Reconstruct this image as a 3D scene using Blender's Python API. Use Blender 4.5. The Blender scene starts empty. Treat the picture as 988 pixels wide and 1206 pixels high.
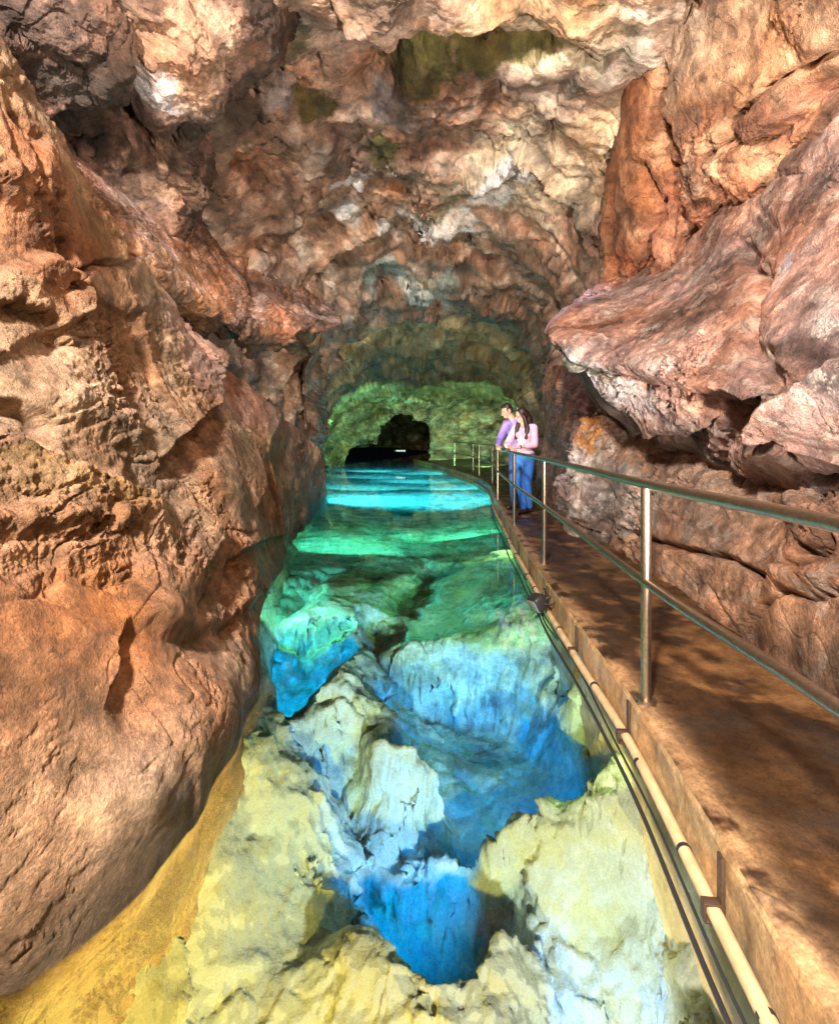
import bpy, bmesh, math, random
import numpy as np
from mathutils import Vector, Matrix

S = bpy.context.scene
C = S.collection
RES = 1.0
# ------------------------------------------------------------------ camera
F, CX, HY, HC = 600.0, 494.0, 515.0, 1.215       # focal length in photo pixels, centre column, horizon row, eye height
cd = bpy.data.cameras.new('camera')
cam = bpy.data.objects.new('camera', cd); C.objects.link(cam)
cam.location = (0, 0, HC); cam.rotation_euler = (math.radians(90), 0, 0)
cd.sensor_fit = 'HORIZONTAL'; cd.sensor_width = 36; cd.lens = F/988*36
cd.shift_y = -(603-HY)/988
cd.clip_start = .05; cd.clip_end = 200
S.camera = cam
# ------------------------------------------------------------------ world (a closed cave: hardly any daylight)
w = bpy.data.worlds.new('World'); S.world = w; w.use_nodes = True
w.node_tree.nodes['Background'].inputs[0].default_value = (.25, .3, .4, 1)
w.node_tree.nodes['Background'].inputs[1].default_value = .004
S.view_settings.view_transform = 'Standard'; S.view_settings.look = 'None'
S.view_settings.exposure = 0; S.view_settings.gamma = 1
S.cycles.use_denoising = True; S.cycles.denoising_prefilter = 'NONE'
S.cycles.max_bounces = 8; S.cycles.transmission_bounces = 6; S.cycles.transparent_max_bounces = 6
S.cycles.diffuse_bounces = 2; S.cycles.glossy_bounces = 3
S.cycles.caustics_refractive = False; S.cycles.caustics_reflective = False
S.cycles.sample_clamp_indirect = 4

WZ = -.30                                          # water level

def U(px, py, Y):
    return np.array([(px-CX)*Y/F, Y, HC+(HY-py)*Y/F])

def W(px, py, z, ior=1.33):
    """where the view through pixel px,py lands at height z, bent at the water surface"""
    d = np.array([(px-CX)/F, 1, (HY-py)/F])
    t = (WZ-HC)/d[2]
    p = np.array([0, 0, HC])+d*t
    if z >= WZ-1e-4: return p
    d /= np.linalg.norm(d)
    h = d[:2]/ior; dz = -math.sqrt(1-h@h)
    t = (z-WZ)/dz
    return np.array([p[0]+h[0]*t, p[1]+h[1]*t, z])

def lamp(name, loc, power, col, size=.08, kind='POINT', aim=None, angle=100, blend=.6):
    l = bpy.data.lights.new(name, kind); l.energy = power; l.color = col
    if kind == 'AREA': l.shape = 'DISK'; l.size = size
    else: l.shadow_soft_size = size
    if kind == 'SPOT': l.spot_size = math.radians(angle); l.spot_blend = blend
    o = bpy.data.objects.new(name, l); C.objects.link(o); o.location = [float(v) for v in loc]
    if aim is not None:
        o.rotation_euler = (Vector([float(v) for v in aim])-o.location).to_track_quat('-Z', 'Y').to_euler()
    return o

WARM = (1, .85, .72); AMB = (1, .70, .42)
# unseen floodlights for the show cave: above the walkway beside and behind the viewer
def spot(name, loc, aim, power, col, angle=150, size=.06, blend=.5): return lamp(name, loc, power, col, size, 'SPOT', aim, angle, blend)
spot('unseen_flood', (-1.2, -1.7, 3.5), (.3, 4.5, .2), 4400, WARM, 110, .22)
spot('unseen_flood', (.1, 2.2, 4.4), (.1, 4.2, 0), 160, (1, .78, .58), 155, .2)
spot('unseen_flood', (1.25, .1, .5), (.3, 6, 4.9), 2000, (1, .84, .68), 75, .08)
spot('unseen_flood', (.9, -.4, 2.4), (-1.6, 2.2, .4), 150, AMB, 90, .12)
spot('unseen_flood', (-.6, -.4, 2.4), (2.2, 2.6, .8), 70, (1, .78, .72), 80, .12)
spot('unseen_flood', (.45, -.5, .35), (2.1, 5.2, 1.2), 120, (1, .86, .78), 60, .1)
# deeper in the cave
spot('unseen_flood', (1.0, 6.0, 3.9), (1.6, 8.2, .8), 170, (.85, .72, 1), 110, .08)
spot('unseen_flood', (-.2, 5.6, 4.6), (1.6, 8.3, 1.1), 420, (.92, .85, 1), 26, .06)  # unseen spot added to brighten the couple
spot('unseen_flood', (.2, 13, -.1), (0, 19, 4.2), 520, (.85, 1, .42), 95, .1)
spot('unseen_flood', (0.6, 7.5, .0), (0, 13, 4.8), 300, (1, .84, .6), 110, .1)
spot('unseen_flood', (-2.5, 20, .0), (-3.2, 26, 1.4), 1100, (.25, 1, .40), 105)
spot('unseen_flood', (2.6, 20, .2), (3.6, 26, 1.6), 1000, (.30, 1, .45), 105)
# unseen lamps under the water, turned away from the viewer; some added as fill
def pool(px, py, z, aim, power, col, angle=165, size=.05): spot('unseen_pool_light', W(px, py, z), W(*aim), power, col, angle, size, .3)
spot('unseen_pool_light', (.40, 1.0, -.37), (.30, 2.0, -1.4), 600, (1, .76, .55), 105, .03, .5)
spot('unseen_pool_light', (-.22, .85, -.37), (-.42, 2.1, -1.25), 560, (1, .56, .12), 125, .03, .5)
pool(610, 985, -.38, (440, 770, -.78), 130, (1, .92, .80), 40, .03)
pool(560, 925, -1.2, (570, 850, -2.0), 190, (.0, .34, 1), 125, .1)  # blue fill added in the big hollow, standing for scattered light
pool(590, 645, -.38, (605, 720, -1.2), 40, (.45, 1, .3), 115)  # green fill added for the ledge on the right
pool(510, 1040, -1.2, (440, 890, -2.0), 170, (.0, .36, 1), 125, .1)  # added blue fill, lower hollow
pool(345, 830, -1.05, (350, 760, -1.8), 90, (.0, .42, 1), 125, .1)  # added blue fill, left hollow
pool(720, 1195, -1.1, (720, 1150, -1.6), 5, (.04, .32, 1))  # weak added blue fill, near hollow
pool(652, 740, -.38, (560, 660, -1.1), 420, (.40, 1, .28), 120)
pool(735, 900, -.38, (700, 870, -1.2), 70, (.8, 1, .30), 95)
pool(322, 720, -.40, (400, 650, -1.2), 330, (.18, 1, .66))
pool(540, 625, -.38, (480, 606, -1.4), 110, (.12, 1, .50))
pool(400, 640, -.38, (480, 600, -1.4), 150, (.10, 1, .55))
spot('unseen_pool_light', (1.1, 12.6, -.4), (.2, 17, -2.2), 700, (.10, .85, 1), 165)
spot('unseen_pool_light', (-1.3, 12.8, -.4), (-1, 17, -2.2), 700, (.08, .80, 1), 165)
spot('unseen_pool_light', (1.2, 15.3, -.38), (0.96, 19.3, -2.2), 650, (.09, .86, 1), 165)
spot('unseen_pool_light', (-1.6, 15.3, -.38), (-1.2800000000000002, 19.3, -2.2), 650, (.09, .86, 1), 165)
spot('unseen_pool_light', (0.1, 17.6, -.38), (0.08000000000000002, 21.6, -2.2), 600, (.09, .86, 1), 165)
spot('unseen_pool_light', (-1.8, 19.5, -.38), (-1.4400000000000002, 23.5, -2.2), 600, (.09, .86, 1), 165)
spot('unseen_pool_light', (0.4, 21.5, -.38), (0.32000000000000006, 25.5, -2.2), 600, (.09, .86, 1), 165)
spot('unseen_pool_light', (-2.2, 23, -.38), (-1.7600000000000002, 27, -2.2), 500, (.09, .86, 1), 165)

# ------------------------------------------------------------------ noise
def _tab(seed):
    r = np.random.RandomState(seed); p = r.permutation(512).astype(np.int32)
    return p
_G = np.array([[1,1,0],[-1,1,0],[1,-1,0],[-1,-1,0],[1,0,1],[-1,0,1],[1,0,-1],[-1,0,-1],
               [0,1,1],[0,-1,1],[0,1,-1],[0,-1,-1],[1,1,1],[-1,-1,1],[1,-1,-1],[-1,1,-1]], np.float32)
_TABS = {}
def tab(seed):
    if seed not in _TABS: _TABS[seed] = _tab(seed)
    return _TABS[seed]
def hash3(i, j, k, T):
    return T[(T[(T[i & 511]+j) & 511]+k) & 511]
from concurrent.futures import ThreadPoolExecutor
POOL = ThreadPoolExecutor(4)
CH = 30000
def perlin(P, seed=0):
    out = np.empty(len(P), np.float32); T = tab(seed)
    def job(a):
        p = P[a:a+CH].astype(np.float32)
        fl = np.floor(p); I = fl.astype(np.int32); f = p-fl
        u = f*f*f*(f*(f*6-15)+10)
        res = 0
        for dx in (0, 1):
            wx = u[:, 0] if dx else 1-u[:, 0]
            for dy in (0, 1):
                wy = u[:, 1] if dy else 1-u[:, 1]
                for dz in (0, 1):
                    wz = u[:, 2] if dz else 1-u[:, 2]
                    g = _G[hash3(I[:, 0]+dx, I[:, 1]+dy, I[:, 2]+dz, T) & 15]
                    res = res+wx*wy*wz*(g[:, 0]*(f[:, 0]-dx)+g[:, 1]*(f[:, 1]-dy)+g[:, 2]*(f[:, 2]-dz))
        out[a:a+CH] = res
    list(POOL.map(job, range(0, len(P), CH)))
    return out
def fbm(P, oct=4, seed=0, gain=.5, lac=2.03):
    v = 0; a = 1
    for o in range(oct):
        v = v+a*perlin(P*(lac**o)+o*7.3, seed+o); a *= gain
    return v
def ridged(P, oct=4, seed=0, gain=.5, lac=2.07):
    v = 0; a = 1; s = 0
    for o in range(oct):
        n = 1-np.abs(perlin(P*(lac**o)+o*3.1, seed+o))*1.6
        v = v+a*n; s += a; a *= gain
    return v/s
def vnoise(P, seed):
    return np.stack([perlin(P+17.2*k, seed+k) for k in range(3)], 1)
def worley(P, seed=0, jit=.9):
    """F1, F2, cell hash (0..1, three channels), offset from the feature point"""
    n = len(P); F1 = np.empty(n, np.float32); F2 = np.empty(n, np.float32)
    H = np.empty((n, 3), np.float32); D = np.empty((n, 3), np.float32); T = tab(seed+100)
    def job(a):
        p = P[a:a+CH].astype(np.float32); I = np.floor(p).astype(np.int32)
        f1 = np.full(len(p), 9., np.float32); f2 = f1.copy(); hh = np.zeros((len(p), 3), np.float32); dd = np.zeros((len(p), 3), np.float32)
        for dx in (-1, 0, 1):
            for dy in (-1, 0, 1):
                for dz in (-1, 0, 1):
                    h0 = hash3(I[:, 0]+dx, I[:, 1]+dy, I[:, 2]+dz, T)
                    h = np.stack([h0, T[(h0+91) & 511], T[(h0+203) & 511]], 1).astype(np.float32)/512
                    fp = I+np.array([dx, dy, dz])+.5+(h-.5)*jit
                    d = (p-fp).astype(np.float32); q = np.sqrt((d*d).sum(1))
                    m = q < f1
                    f2 = np.where(m, f1, np.minimum(f2, q)); f1 = np.where(m, q, f1)
                    hh[m] = h[m]; dd[m] = d[m]
        F1[a:a+CH] = f1; F2[a:a+CH] = f2; H[a:a+CH] = hh; D[a:a+CH] = dd
    list(POOL.map(job, range(0, n, CH)))
    return F1, F2, H, D
def sstep(a, b, x):
    t = np.clip((x-a)/(b-a), 0, 1); return t*t*(3-2*t)

# ------------------------------------------------------------------ surfaces
def project(P):
    y = np.maximum(P[..., 1], .25)
    return CX+P[..., 0]/y*F, HY-(P[..., 2]-HC)/y*F
def catmull(A, t):
    K = A.shape[0]; i = np.clip(np.floor(t).astype(int), 0, K-2); f = (t-i).reshape((-1,)+(1,)*(A.ndim-1))
    E = np.concatenate([[2*A[0]-A[1]], A, [2*A[-1]-A[-2]]])
    p0, p1, p2, p3 = E[i], E[i+1], E[i+2], E[i+3]
    return .5*(2*p1+(p2-p0)*f+(2*p0-5*p1+4*p2-p3)*f*f+(3*p1-p0-3*p2+p3)*f**3)
def spread(A, n):
    """parameter values along axis 0 that come out even in the picture"""
    K = A.shape[0]; t = np.linspace(0, K-1, (K-1)*16+1); B = catmull(A, t)
    x, y = project(B); x = np.clip(x, -140, 1130); y = np.clip(y, -140, 1340)
    d = np.hypot(np.diff(x, axis=0), np.diff(y, axis=0)).mean(1)
    d = d+.06*d.mean()+1e-6
    c = np.concatenate([[0], np.cumsum(d)]); c /= c[-1]
    return np.interp(np.linspace(0, 1, n), c, t)
def grid(A, nu, nv):
    nu = int(nu*RES); nv = int(nv*RES)
    B = catmull(A, spread(A, nu))
    Bt = np.swapaxes(B, 0, 1)
    t = spread(np.swapaxes(A, 0, 1), nv)
    return np.swapaxes(catmull(Bt, t), 0, 1)
def normals(P, flip):
    N = np.cross(np.gradient(P, axis=0), np.gradient(P, axis=1))
    N /= np.linalg.norm(N, axis=2, keepdims=True)+1e-12
    return -N if flip else N
def facing(P, to=None):
    N = normals(P, False); v = np.array([0, 0, HC])-P if to is None else to-P
    v /= np.linalg.norm(v, axis=2, keepdims=True)
    x, y = project(P); m = (x > 0) & (x < 988) & (y > 0) & (y < 1206) & (P[..., 1] > .3)
    return ((N*v).sum(2)*m).sum() < 0
def mesh_from(name, verts, faces, col=None, mat=None, smooth=True):
    me = bpy.data.meshes.new(name)
    verts = np.asarray(verts, np.float32); faces = np.asarray(faces, np.int32); n = len(faces); k = faces.shape[1]
    me.vertices.add(len(verts)); me.vertices.foreach_set('co', verts.ravel())
    me.loops.add(n*k); me.loops.foreach_set('vertex_index', faces.ravel())
    me.polygons.add(n); me.polygons.foreach_set('loop_start', np.arange(0, n*k, k, dtype=np.int32))
    me.polygons.foreach_set('loop_total', np.full(n, k, np.int32))
    me.polygons.foreach_set('use_smooth', np.full(n, smooth))
    me.update(calc_edges=True)
    if col is not None:
        a = me.color_attributes.new('Col', 'FLOAT_COLOR', 'POINT')
        c = np.ones((len(verts), 4), np.float32); c[:, :3] = np.clip(col, .005, .95)
        a.data.foreach_set('color', c.ravel())
    o = bpy.data.objects.new(name, me); C.objects.link(o)
    if mat: me.materials.append(mat)
    return o
def grid_mesh(name, P, col, mat, flip=False):
    nu, nv = P.shape[:2]; idx = np.arange(nu*nv).reshape(nu, nv)
    q = [idx[:-1, :-1], idx[1:, :-1], idx[1:, 1:], idx[:-1, 1:]]
    if flip: q = q[::-1]
    return mesh_from(name, P.reshape(-1, 3), np.stack([a.ravel() for a in q], 1), None if col is None else col.reshape(-1, 3), mat)

def polydist(x, y, pts):
    d = np.full(x.shape, 1e9)
    for (ax, ay), (bx, by) in zip(pts[:-1], pts[1:]):
        vx, vy = bx-ax, by-ay; L = vx*vx+vy*vy+1e-9
        t = np.clip(((x-ax)*vx+(y-ay)*vy)/L, 0, 1)
        d = np.minimum(d, np.hypot(x-ax-t*vx, y-ay-t*vy))
    return d
def polyside(x, y, pts):
    """distance to a polyline, positive on its right-hand side in the picture"""
    d = np.full(x.shape, 1e9); sg = np.ones(x.shape)
    for (ax, ay), (bx, by) in zip(pts[:-1], pts[1:]):
        vx, vy = bx-ax, by-ay; L = vx*vx+vy*vy+1e-9
        t = np.clip(((x-ax)*vx+(y-ay)*vy)/L, 0, 1)
        q = np.hypot(x-ax-t*vx, y-ay-t*vy); m = q < d
        d = np.where(m, q, d); sg = np.where(m, np.sign(vx*(y-ay)-vy*(x-ax)), sg)
    return d*sg
def blob(x, y, px, py, rx, ry, rot=0):
    c, s = math.cos(math.radians(rot)), math.sin(math.radians(rot))
    dx, dy = x-px, y-py
    return np.sqrt(((dx*c+dy*s)/rx)**2+((-dx*s+dy*c)/ry)**2)

def saw(Q, sd, fq, am, seed, along=.8):
    """bedding: each layer juts out and breaks off sharply"""
    sd = np.array(sd, float); sd /= np.linalg.norm(sd)
    v = (Q@sd)*fq+1.1*fbm(Q*along, 3, seed)+.25*fbm(Q*4, 3, seed+1)
    fr = v-np.floor(v); hh = (np.sin(np.floor(v)*12.9898)*43758.5453) % 1
    return am*sstep(-.35, .3, fbm(Q*.9+fq, 2, seed+2))*(.3+hh)*(fr*(1-sstep(.86, 1, fr))-.4)
def rock(name, lines, nu, nv, st, pal, zones=(), feats=(), smooth=(), flip=None, seed=0, world=False, mat=None):
    A = np.array([[p if world else U(*p) for p in l] for l in lines], float)
    P = grid(A, nu, nv)
    fl = facing(P) if flip is None else flip
    px, py = project(P); px, py = px.ravel(), py.ravel()
    sh = P.shape
    wx = fbm(np.stack([px, py, 0*px], 1)/70., 4, seed+60); wy = fbm(np.stack([px, py, 0*px], 1)/70.+31, 4, seed+64)
    qx = px+wx*22; qy = py+wy*22
    # the large forms first, then finer and finer ones on the new normals
    Q = P.reshape(-1, 3)
    sc = st.get('scale', 1.)
    low = sstep(WZ-.02, WZ-.2, Q[:, 2]) if st.get('calm') else 0
    # some stretches are worn smooth, others are broken up
    rm = st.get('rmin', .12)+(1-st.get('rmin', .12))*sstep(-.12, .38, fbm(Q*st.get('rmf', .75)/sc, 3, seed+70))
    for zx, zy, rx, ry, rot, k in smooth:
        m = 1-sstep(.6, 1.2, blob(qx, qy, zx, zy, rx, ry, rot)); rm = rm+(k-rm)*m
    rm = rm*(1-.6*low)
    Qw = (Q+st.get('warp', .25)*sc*vnoise(Q/sc*.9, seed+1))/sc
    d = st.get('big', .15)*fbm(Qw*.9, 3, seed+4)
    for ft in feats:
        if ft[0] == 'line':
            _, pts, wd, am = ft; d = d+am*np.exp(-(polydist(qx, qy, pts)/wd)**2)/sc
        elif ft[0] == 'edge':                     # a sharp lip: one side juts out (or falls back) and eases off
            _, pts, am, wd, dec = ft; dd = polyside(.6*px+.4*qx, .6*py+.4*qy, pts)
            e0, e1 = np.array(pts[0]), np.array(pts[-1]); Lt = np.hypot(*(e1-e0))
            tt = ((px-e0[0])*(e1-e0)[0]+(py-e0[1])*(e1-e0)[1])/(Lt*Lt)
            d = d+am*sstep(0, wd, dd)*np.exp(-np.maximum(dd, 0)/dec)*sstep(-.12, .08, tt)*sstep(1.12, .92, tt)/sc
        else:
            _, bx, by, rx, ry, rot, am = ft; d = d+am*np.exp(-blob(qx, qy, bx, by, rx, ry, rot)**2)/sc
    if st.get('block'):
        f1, f2, h, D = worley(Qw*st.get('blockf', .9)*np.array(st.get('blockax', (1, 1, 1))), seed+2)
        tilt = ((h-.5)*D).sum(1)
        d = d+st['block']*(.25+.75*rm)*((1.9*tilt+.6*(h[:, 0]-.5))*sstep(.0, .07, f2-f1)-.25*(1-sstep(0, .06, f2-f1))*(h[:, 2] > .5))
    P = P+normals(P, fl)*(d*sc).reshape(sh[:2])[..., None]
    Q = P.reshape(-1, 3)
    Qw = (Q+st.get('warp', .25)*.5*sc*vnoise(Q/sc*1.9, seed+8))/sc
    d = 0
    if st.get('ridge'): d = d+st['ridge']*(ridged(Qw*np.array(st.get('rax', (1, 1, 1)))*st.get('ridgef', 1.6), 4, seed+11)-.5)
    if st.get('scal'):
        f1, f2, h, D = worley(Qw*st.get('scalf', 2.)*np.array(st.get('sax', (1, 1, 1))), seed+5)
        d = d+st['scal']*(f1*f1-.3+.3*(h[:, 0]-.5))
    if st.get('strata'):
        sd = np.array(st['sdir'], float); sd /= np.linalg.norm(sd)
        s = Q@sd/sc
        for fq, am, sd_ in ((st.get('sfreq', 4), 1., 14), (st.get('sfreq', 4)*2.7, .45, 17)):
            v = s*fq+1.1*fbm(Q/sc*st.get('salong', .8), 3, seed+sd_)+.25*fbm(Q/sc*4, 3, seed+sd_+1)
            fr = v-np.floor(v); hh = (np.sin(np.floor(v)*12.9898)*43758.5453) % 1
            m = sstep(-.35, .3, fbm(Qw*.9+fq, 2, seed+sd_+2))*(.3+hh)
            d = d+st['strata']*am*m*(fr*(1-sstep(.86, 1, fr))-.4)
    if st.get('block2'):
        f1, f2, h, D = worley(Qw*st.get('block2f', 3.), seed+6)
        m = sstep(-.3, .25, fbm(Qw*.8+9, 2, seed+17))
        d = d+st['block2']*m*(1.5*((h-.5)*D).sum(1)+.6*(h[:, 1]-.5))*sstep(0, .15, f2-f1)
    P = P+normals(P, fl)*(d*sc*rm if np.ndim(d) else np.zeros(len(Q))).reshape(sh[:2])[..., None]
    Q = P.reshape(-1, 3)
    ff = st.get('finef', 9)
    d = 1.7*st.get('fine', .02)*(fbm(Q*ff/sc, 5, seed+20, .62)+.8*(ridged((Q+.04*vnoise(Q*5, seed+38))*ff*1.2/sc, 4, seed+30, .62)-.55))
    # crumbly stretches: small ragged pits drawn out along the bedding
    sd = np.array(st.get('sdir', (0, 0, 1)), float); sd /= np.linalg.norm(sd)
    pm = sstep(-.05, .3, fbm(Q*1.5/sc, 3, seed+80))
    B = Q+.05*vnoise(Q*5, seed+83); B = B+(B@sd)[:, None]*sd*1.2
    d = d-1.4*st.get('pit', .022)*pm*sstep(.10, .38, fbm(B*st.get('pitf', 11)/sc, 4, seed+86, .62))
    cr = np.abs(perlin(Q*1.3/sc+.35*vnoise(Q*2.5/sc, seed+33), seed+31))
    d = d*(.07+.93*rm)-st.get('crack', .03)*(.25+.75*rm)*np.exp(-(cr/.012)**2)*sstep(-.1, .2, perlin(Q*.8/sc, seed+36))
    P = P+normals(P, fl)*(d*sc).reshape(sh[:2])[..., None]
    N = normals(P, fl).reshape(-1, 3); Q = P.reshape(-1, 3)
    # mineral colours, plus painted light and shade in some zones
    n1 = fbm(Q*.8/sc+.3*vnoise(Q*1.7, seed+44), 4, seed+40); n2 = fbm(Q*2.2/sc, 4, seed+45); n3 = fbm(Q*7/sc, 4, seed+50, .6)
    pal = [np.array(c, float) for c in pal]
    col = pal[0]+(pal[1]-pal[0])*sstep(-.35, .35, n1)[:, None]
    col = col+(pal[2]-col)*(.8*sstep(.12, .45, n2))[:, None]
    if len(pal) > 3: col = col+(pal[3]-col)*(.75*sstep(.15, .5, -n2+.25*n3))[:, None]
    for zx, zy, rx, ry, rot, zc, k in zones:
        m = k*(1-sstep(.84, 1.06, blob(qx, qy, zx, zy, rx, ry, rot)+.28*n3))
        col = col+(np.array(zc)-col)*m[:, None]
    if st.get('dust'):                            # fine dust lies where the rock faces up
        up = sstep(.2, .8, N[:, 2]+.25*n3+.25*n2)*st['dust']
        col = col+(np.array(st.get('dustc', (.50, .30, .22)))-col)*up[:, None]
    hn = fbm(Q*1.1/sc, 4, seed+90); vn = fbm(Q*1.6/sc+3, 4, seed+93, .6)
    col = col*(1+np.stack([.10*hn, .38*hn, .60*hn], 1))*np.clip(1+.75*st.get('var', 1)*vn, .3, 1.8)[:, None]
    col = col*(1+.55*n3[:, None])
    ve = np.abs(fbm(Q*2.3/sc+.12*vnoise(Q*7/sc, seed+96), 3, seed+97)); vm = sstep(-.05, .3, fbm(Q*.9/sc, 2, seed+99))
    col = col+(np.array((.035, .025, .02))-col)*(.85*vm*np.exp(-(ve/.016)**2))[:, None]
    if st.get('fleck'):
        col = col+(np.array((.6, .57, .52))-col)*(st['fleck']*sstep(.28, .5, fbm(Q*5/sc, 5, seed+55, .7)))[:, None]
    if st.get('calm'):                            # shade of the undercut painted on: a dark band just above the water
        undershade = np.exp(-np.maximum((Q[:, 2]-WZ-.02)/(.16*(1+.8*n2)+.02), 0)**2)*sstep(WZ-.04, WZ+.02, Q[:, 2])
        col = col+(np.array((.06, .038, .022))-col)*(.8*np.clip(undershade, 0, 1))[:, None]
    o = grid_mesh(name, P, col.reshape(sh), mat or M_rock, fl)
    return o

# ------------------------------------------------------------------ materials
def newmat(name):
    m = bpy.data.materials.new(name); m.use_nodes = True
    return m, m.node_tree.nodes, m.node_tree.links, m.node_tree.nodes['Principled BSDF']
def simple(name, col, rough=.5, metal=0, noise=.15, nscale=30, bump=0, **kw):
    m, n, l, b = newmat(name)
    t = n.new('ShaderNodeTexNoise'); t.inputs['Scale'].default_value = nscale; t.inputs['Detail'].default_value = 5
    g = n.new('ShaderNodeTexCoord'); l.new(g.outputs['Object'], t.inputs['Vector'])
    r = n.new('ShaderNodeMapRange'); r.inputs['To Min'].default_value = 1-noise*2; r.inputs['To Max'].default_value = 1+noise*2
    l.new(t.outputs['Fac'], r.inputs['Value'])
    x = n.new('ShaderNodeMix'); x.data_type = 'RGBA'; x.blend_type = 'MULTIPLY'; x.inputs[0].default_value = 1
    x.inputs[6].default_value = (*col, 1); l.new(r.outputs[0], x.inputs[7]); l.new(x.outputs[2], b.inputs['Base Color'])
    b.inputs['Roughness'].default_value = rough; b.inputs['Metallic'].default_value = metal
    if bump:
        bp = n.new('ShaderNodeBump'); bp.inputs['Strength'].default_value = bump; bp.inputs['Distance'].default_value = .01
        l.new(t.outputs['Fac'], bp.inputs['Height']); l.new(bp.outputs[0], b.inputs['Normal'])
    for k, v in kw.items(): b.inputs[k].default_value = v
    return m
def rockmat(name, rough=(.45, .8), spec=.4, bump=.9):
    m, n, l, b = newmat(name)
    g = n.new('ShaderNodeTexCoord')
    a = n.new('ShaderNodeVertexColor'); a.layer_name = 'Col'
    def tex(scale, det, rg=.6):
        t = n.new('ShaderNodeTexNoise'); t.inputs['Scale'].default_value = scale; t.inputs['Detail'].default_value = det; t.inputs['Roughness'].default_value = rg
        l.new(g.outputs['Object'], t.inputs['Vector']); return t
    t1 = tex(16, 9, .75); t2 = tex(95, 6, .7); t3 = tex(3.5, 6)
    r = n.new('ShaderNodeMapRange'); r.inputs['From Min'].default_value = .3; r.inputs['From Max'].default_value = .7
    r.inputs['To Min'].default_value = .45; r.inputs['To Max'].default_value = 1.55; l.new(t1.outputs['Fac'], r.inputs['Value'])
    x = n.new('ShaderNodeMix'); x.data_type = 'RGBA'; x.blend_type = 'MULTIPLY'; x.inputs[0].default_value = 1
    r2 = n.new('ShaderNodeMapRange'); r2.inputs['From Min'].default_value = .3; r2.inputs['From Max'].default_value = .7
    r2.inputs['To Min'].default_value = .62; r2.inputs['To Max'].default_value = 1.4; l.new(t2.outputs['Fac'], r2.inputs['Value'])
    mm = n.new('ShaderNodeMath'); mm.operation = 'MULTIPLY'; l.new(r.outputs[0], mm.inputs[0]); l.new(r2.outputs[0], mm.inputs[1])
    l.new(a.outputs['Color'], x.inputs[6]); l.new(mm.outputs[0], x.inputs[7]); l.new(x.outputs[2], b.inputs['Base Color'])
    rr = n.new('ShaderNodeMapRange'); rr.inputs['From Min'].default_value = .35; rr.inputs['From Max'].default_value = .65
    rr.inputs['To Min'].default_value = rough[0]; rr.inputs['To Max'].default_value = rough[1]
    l.new(t3.outputs['Fac'], rr.inputs['Value']); l.new(rr.outputs[0], b.inputs['Roughness'])
    b.inputs['Specular IOR Level'].default_value = spec
    ad = n.new('ShaderNodeMath'); ad.operation = 'MULTIPLY_ADD'; ad.inputs[1].default_value = .5
    l.new(t2.outputs['Fac'], ad.inputs[0]); l.new(t1.outputs['Fac'], ad.inputs[2])
    bp = n.new('ShaderNodeBump'); bp.inputs['Strength'].default_value = bump; bp.inputs['Distance'].default_value = .045
    l.new(ad.outputs[0], bp.inputs['Height']); l.new(bp.outputs[0], b.inputs['Normal'])
    return m
M_rock = rockmat('cave rock')
M_wet = rockmat('wet cave rock', (.22, .6), .6, .8)
M_bed = rockmat('pale limestone bed', (.7, .9), .2, .5)
M_conc = rockmat('wet concrete', (.25, .75), .5, .22)
M_steel = simple('brushed steel', (.40, .33, .26), .34, 1, .2, 70, .15)
M_pvc = simple('cream plastic', (.50, .37, .21), .5, 0, .34, 14, .3)
M_black = simple('black rubber', (.02, .02, .022), .45)
M_rust = simple('rusty iron', (.07, .04, .025), .6, .3, .3, 25, .4)

def tag(o, label=None, cat=None, group=None, kind=None):
    if label: o['label'] = label
    if cat: o['category'] = cat
    if group: o['group'] = group
    if kind: o['kind'] = kind
    return o
def empty(name, loc, label, cat, group=None):
    o = bpy.data.objects.new(name, None); C.objects.link(o); o.location = [float(v) for v in loc]
    o.empty_display_size = .1
    return tag(o, label, cat, group)

# ------------------------------------------------------------------ cave shell
def ring(Y, l, r, top, base=-2.2, e=.62, n=11, lean=0):
    cx, hw = (l+r)/2, (r-l)/2; out = []
    for k in range(n):
        th = math.pi*(1-k/(n-1)); c, s = math.cos(th), max(math.sin(th), 0)
        out.append((cx+hw*math.copysign(abs(c)**e, c)+lean*s, Y, base+(top-base)*s**e))
    return out
hole_px = [(408, 562), (406, 540), (420, 527), (443, 523), (447, 503), (460, 490), (488, 490), (503, 499), (508, 520), (508, 540), (508, 562)]
hole = lambda Y0, Y: [tuple((lambda q: (q[0], Y, q[2]))(U(a, b, Y0))) for a, b in hole_px]
far = ring(26.2, -5.3, 6.6, 3.1)
h27 = hole(27, 27.2)
mid = [tuple(np.array(a)*.5+np.array(b)*.5) for a, b in zip(far, h27)]; mid = [(a, 27.0+.3*math.sin(i*2.1), c) for i, (a, b, c) in enumerate(mid)]
rings = [ring(-4.6, -.3, .3, 1.5, .5), ring(-4, -2.6, 3, 3.3), ring(-1, -4, 4.2, 4.6), ring(2, -4.6, 4.8, 4.85), ring(4.2, -4.3, 4.5, 4.95), ring(5.5, -3.8, 3.9, 5.1),
         ring(7.5, -3.1, 3.4, 5.2), ring(9.5, -2.6, 3.3, 5.0), ring(12.5, -2.7, 3.7, 4.65), ring(17, -3.4, 4.1, 4.25), ring(22, -4.5, 5.2, 3.75),
         ring(25, -5.2, 6.4, 3.3), far, mid, h27, *[[(-1.7+(a+1.7)*k+dx, b, -1.5+(c+1.5)*k) for a, b, c in hole(27, Yh)] for Yh, k, dx in ((27.5, 1.3, 0), (28.5, 2.4, .3), (36, 3., 1), (47, 3., 5), (54, 2, 9))], [(10, 56, .3)]*11]
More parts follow.
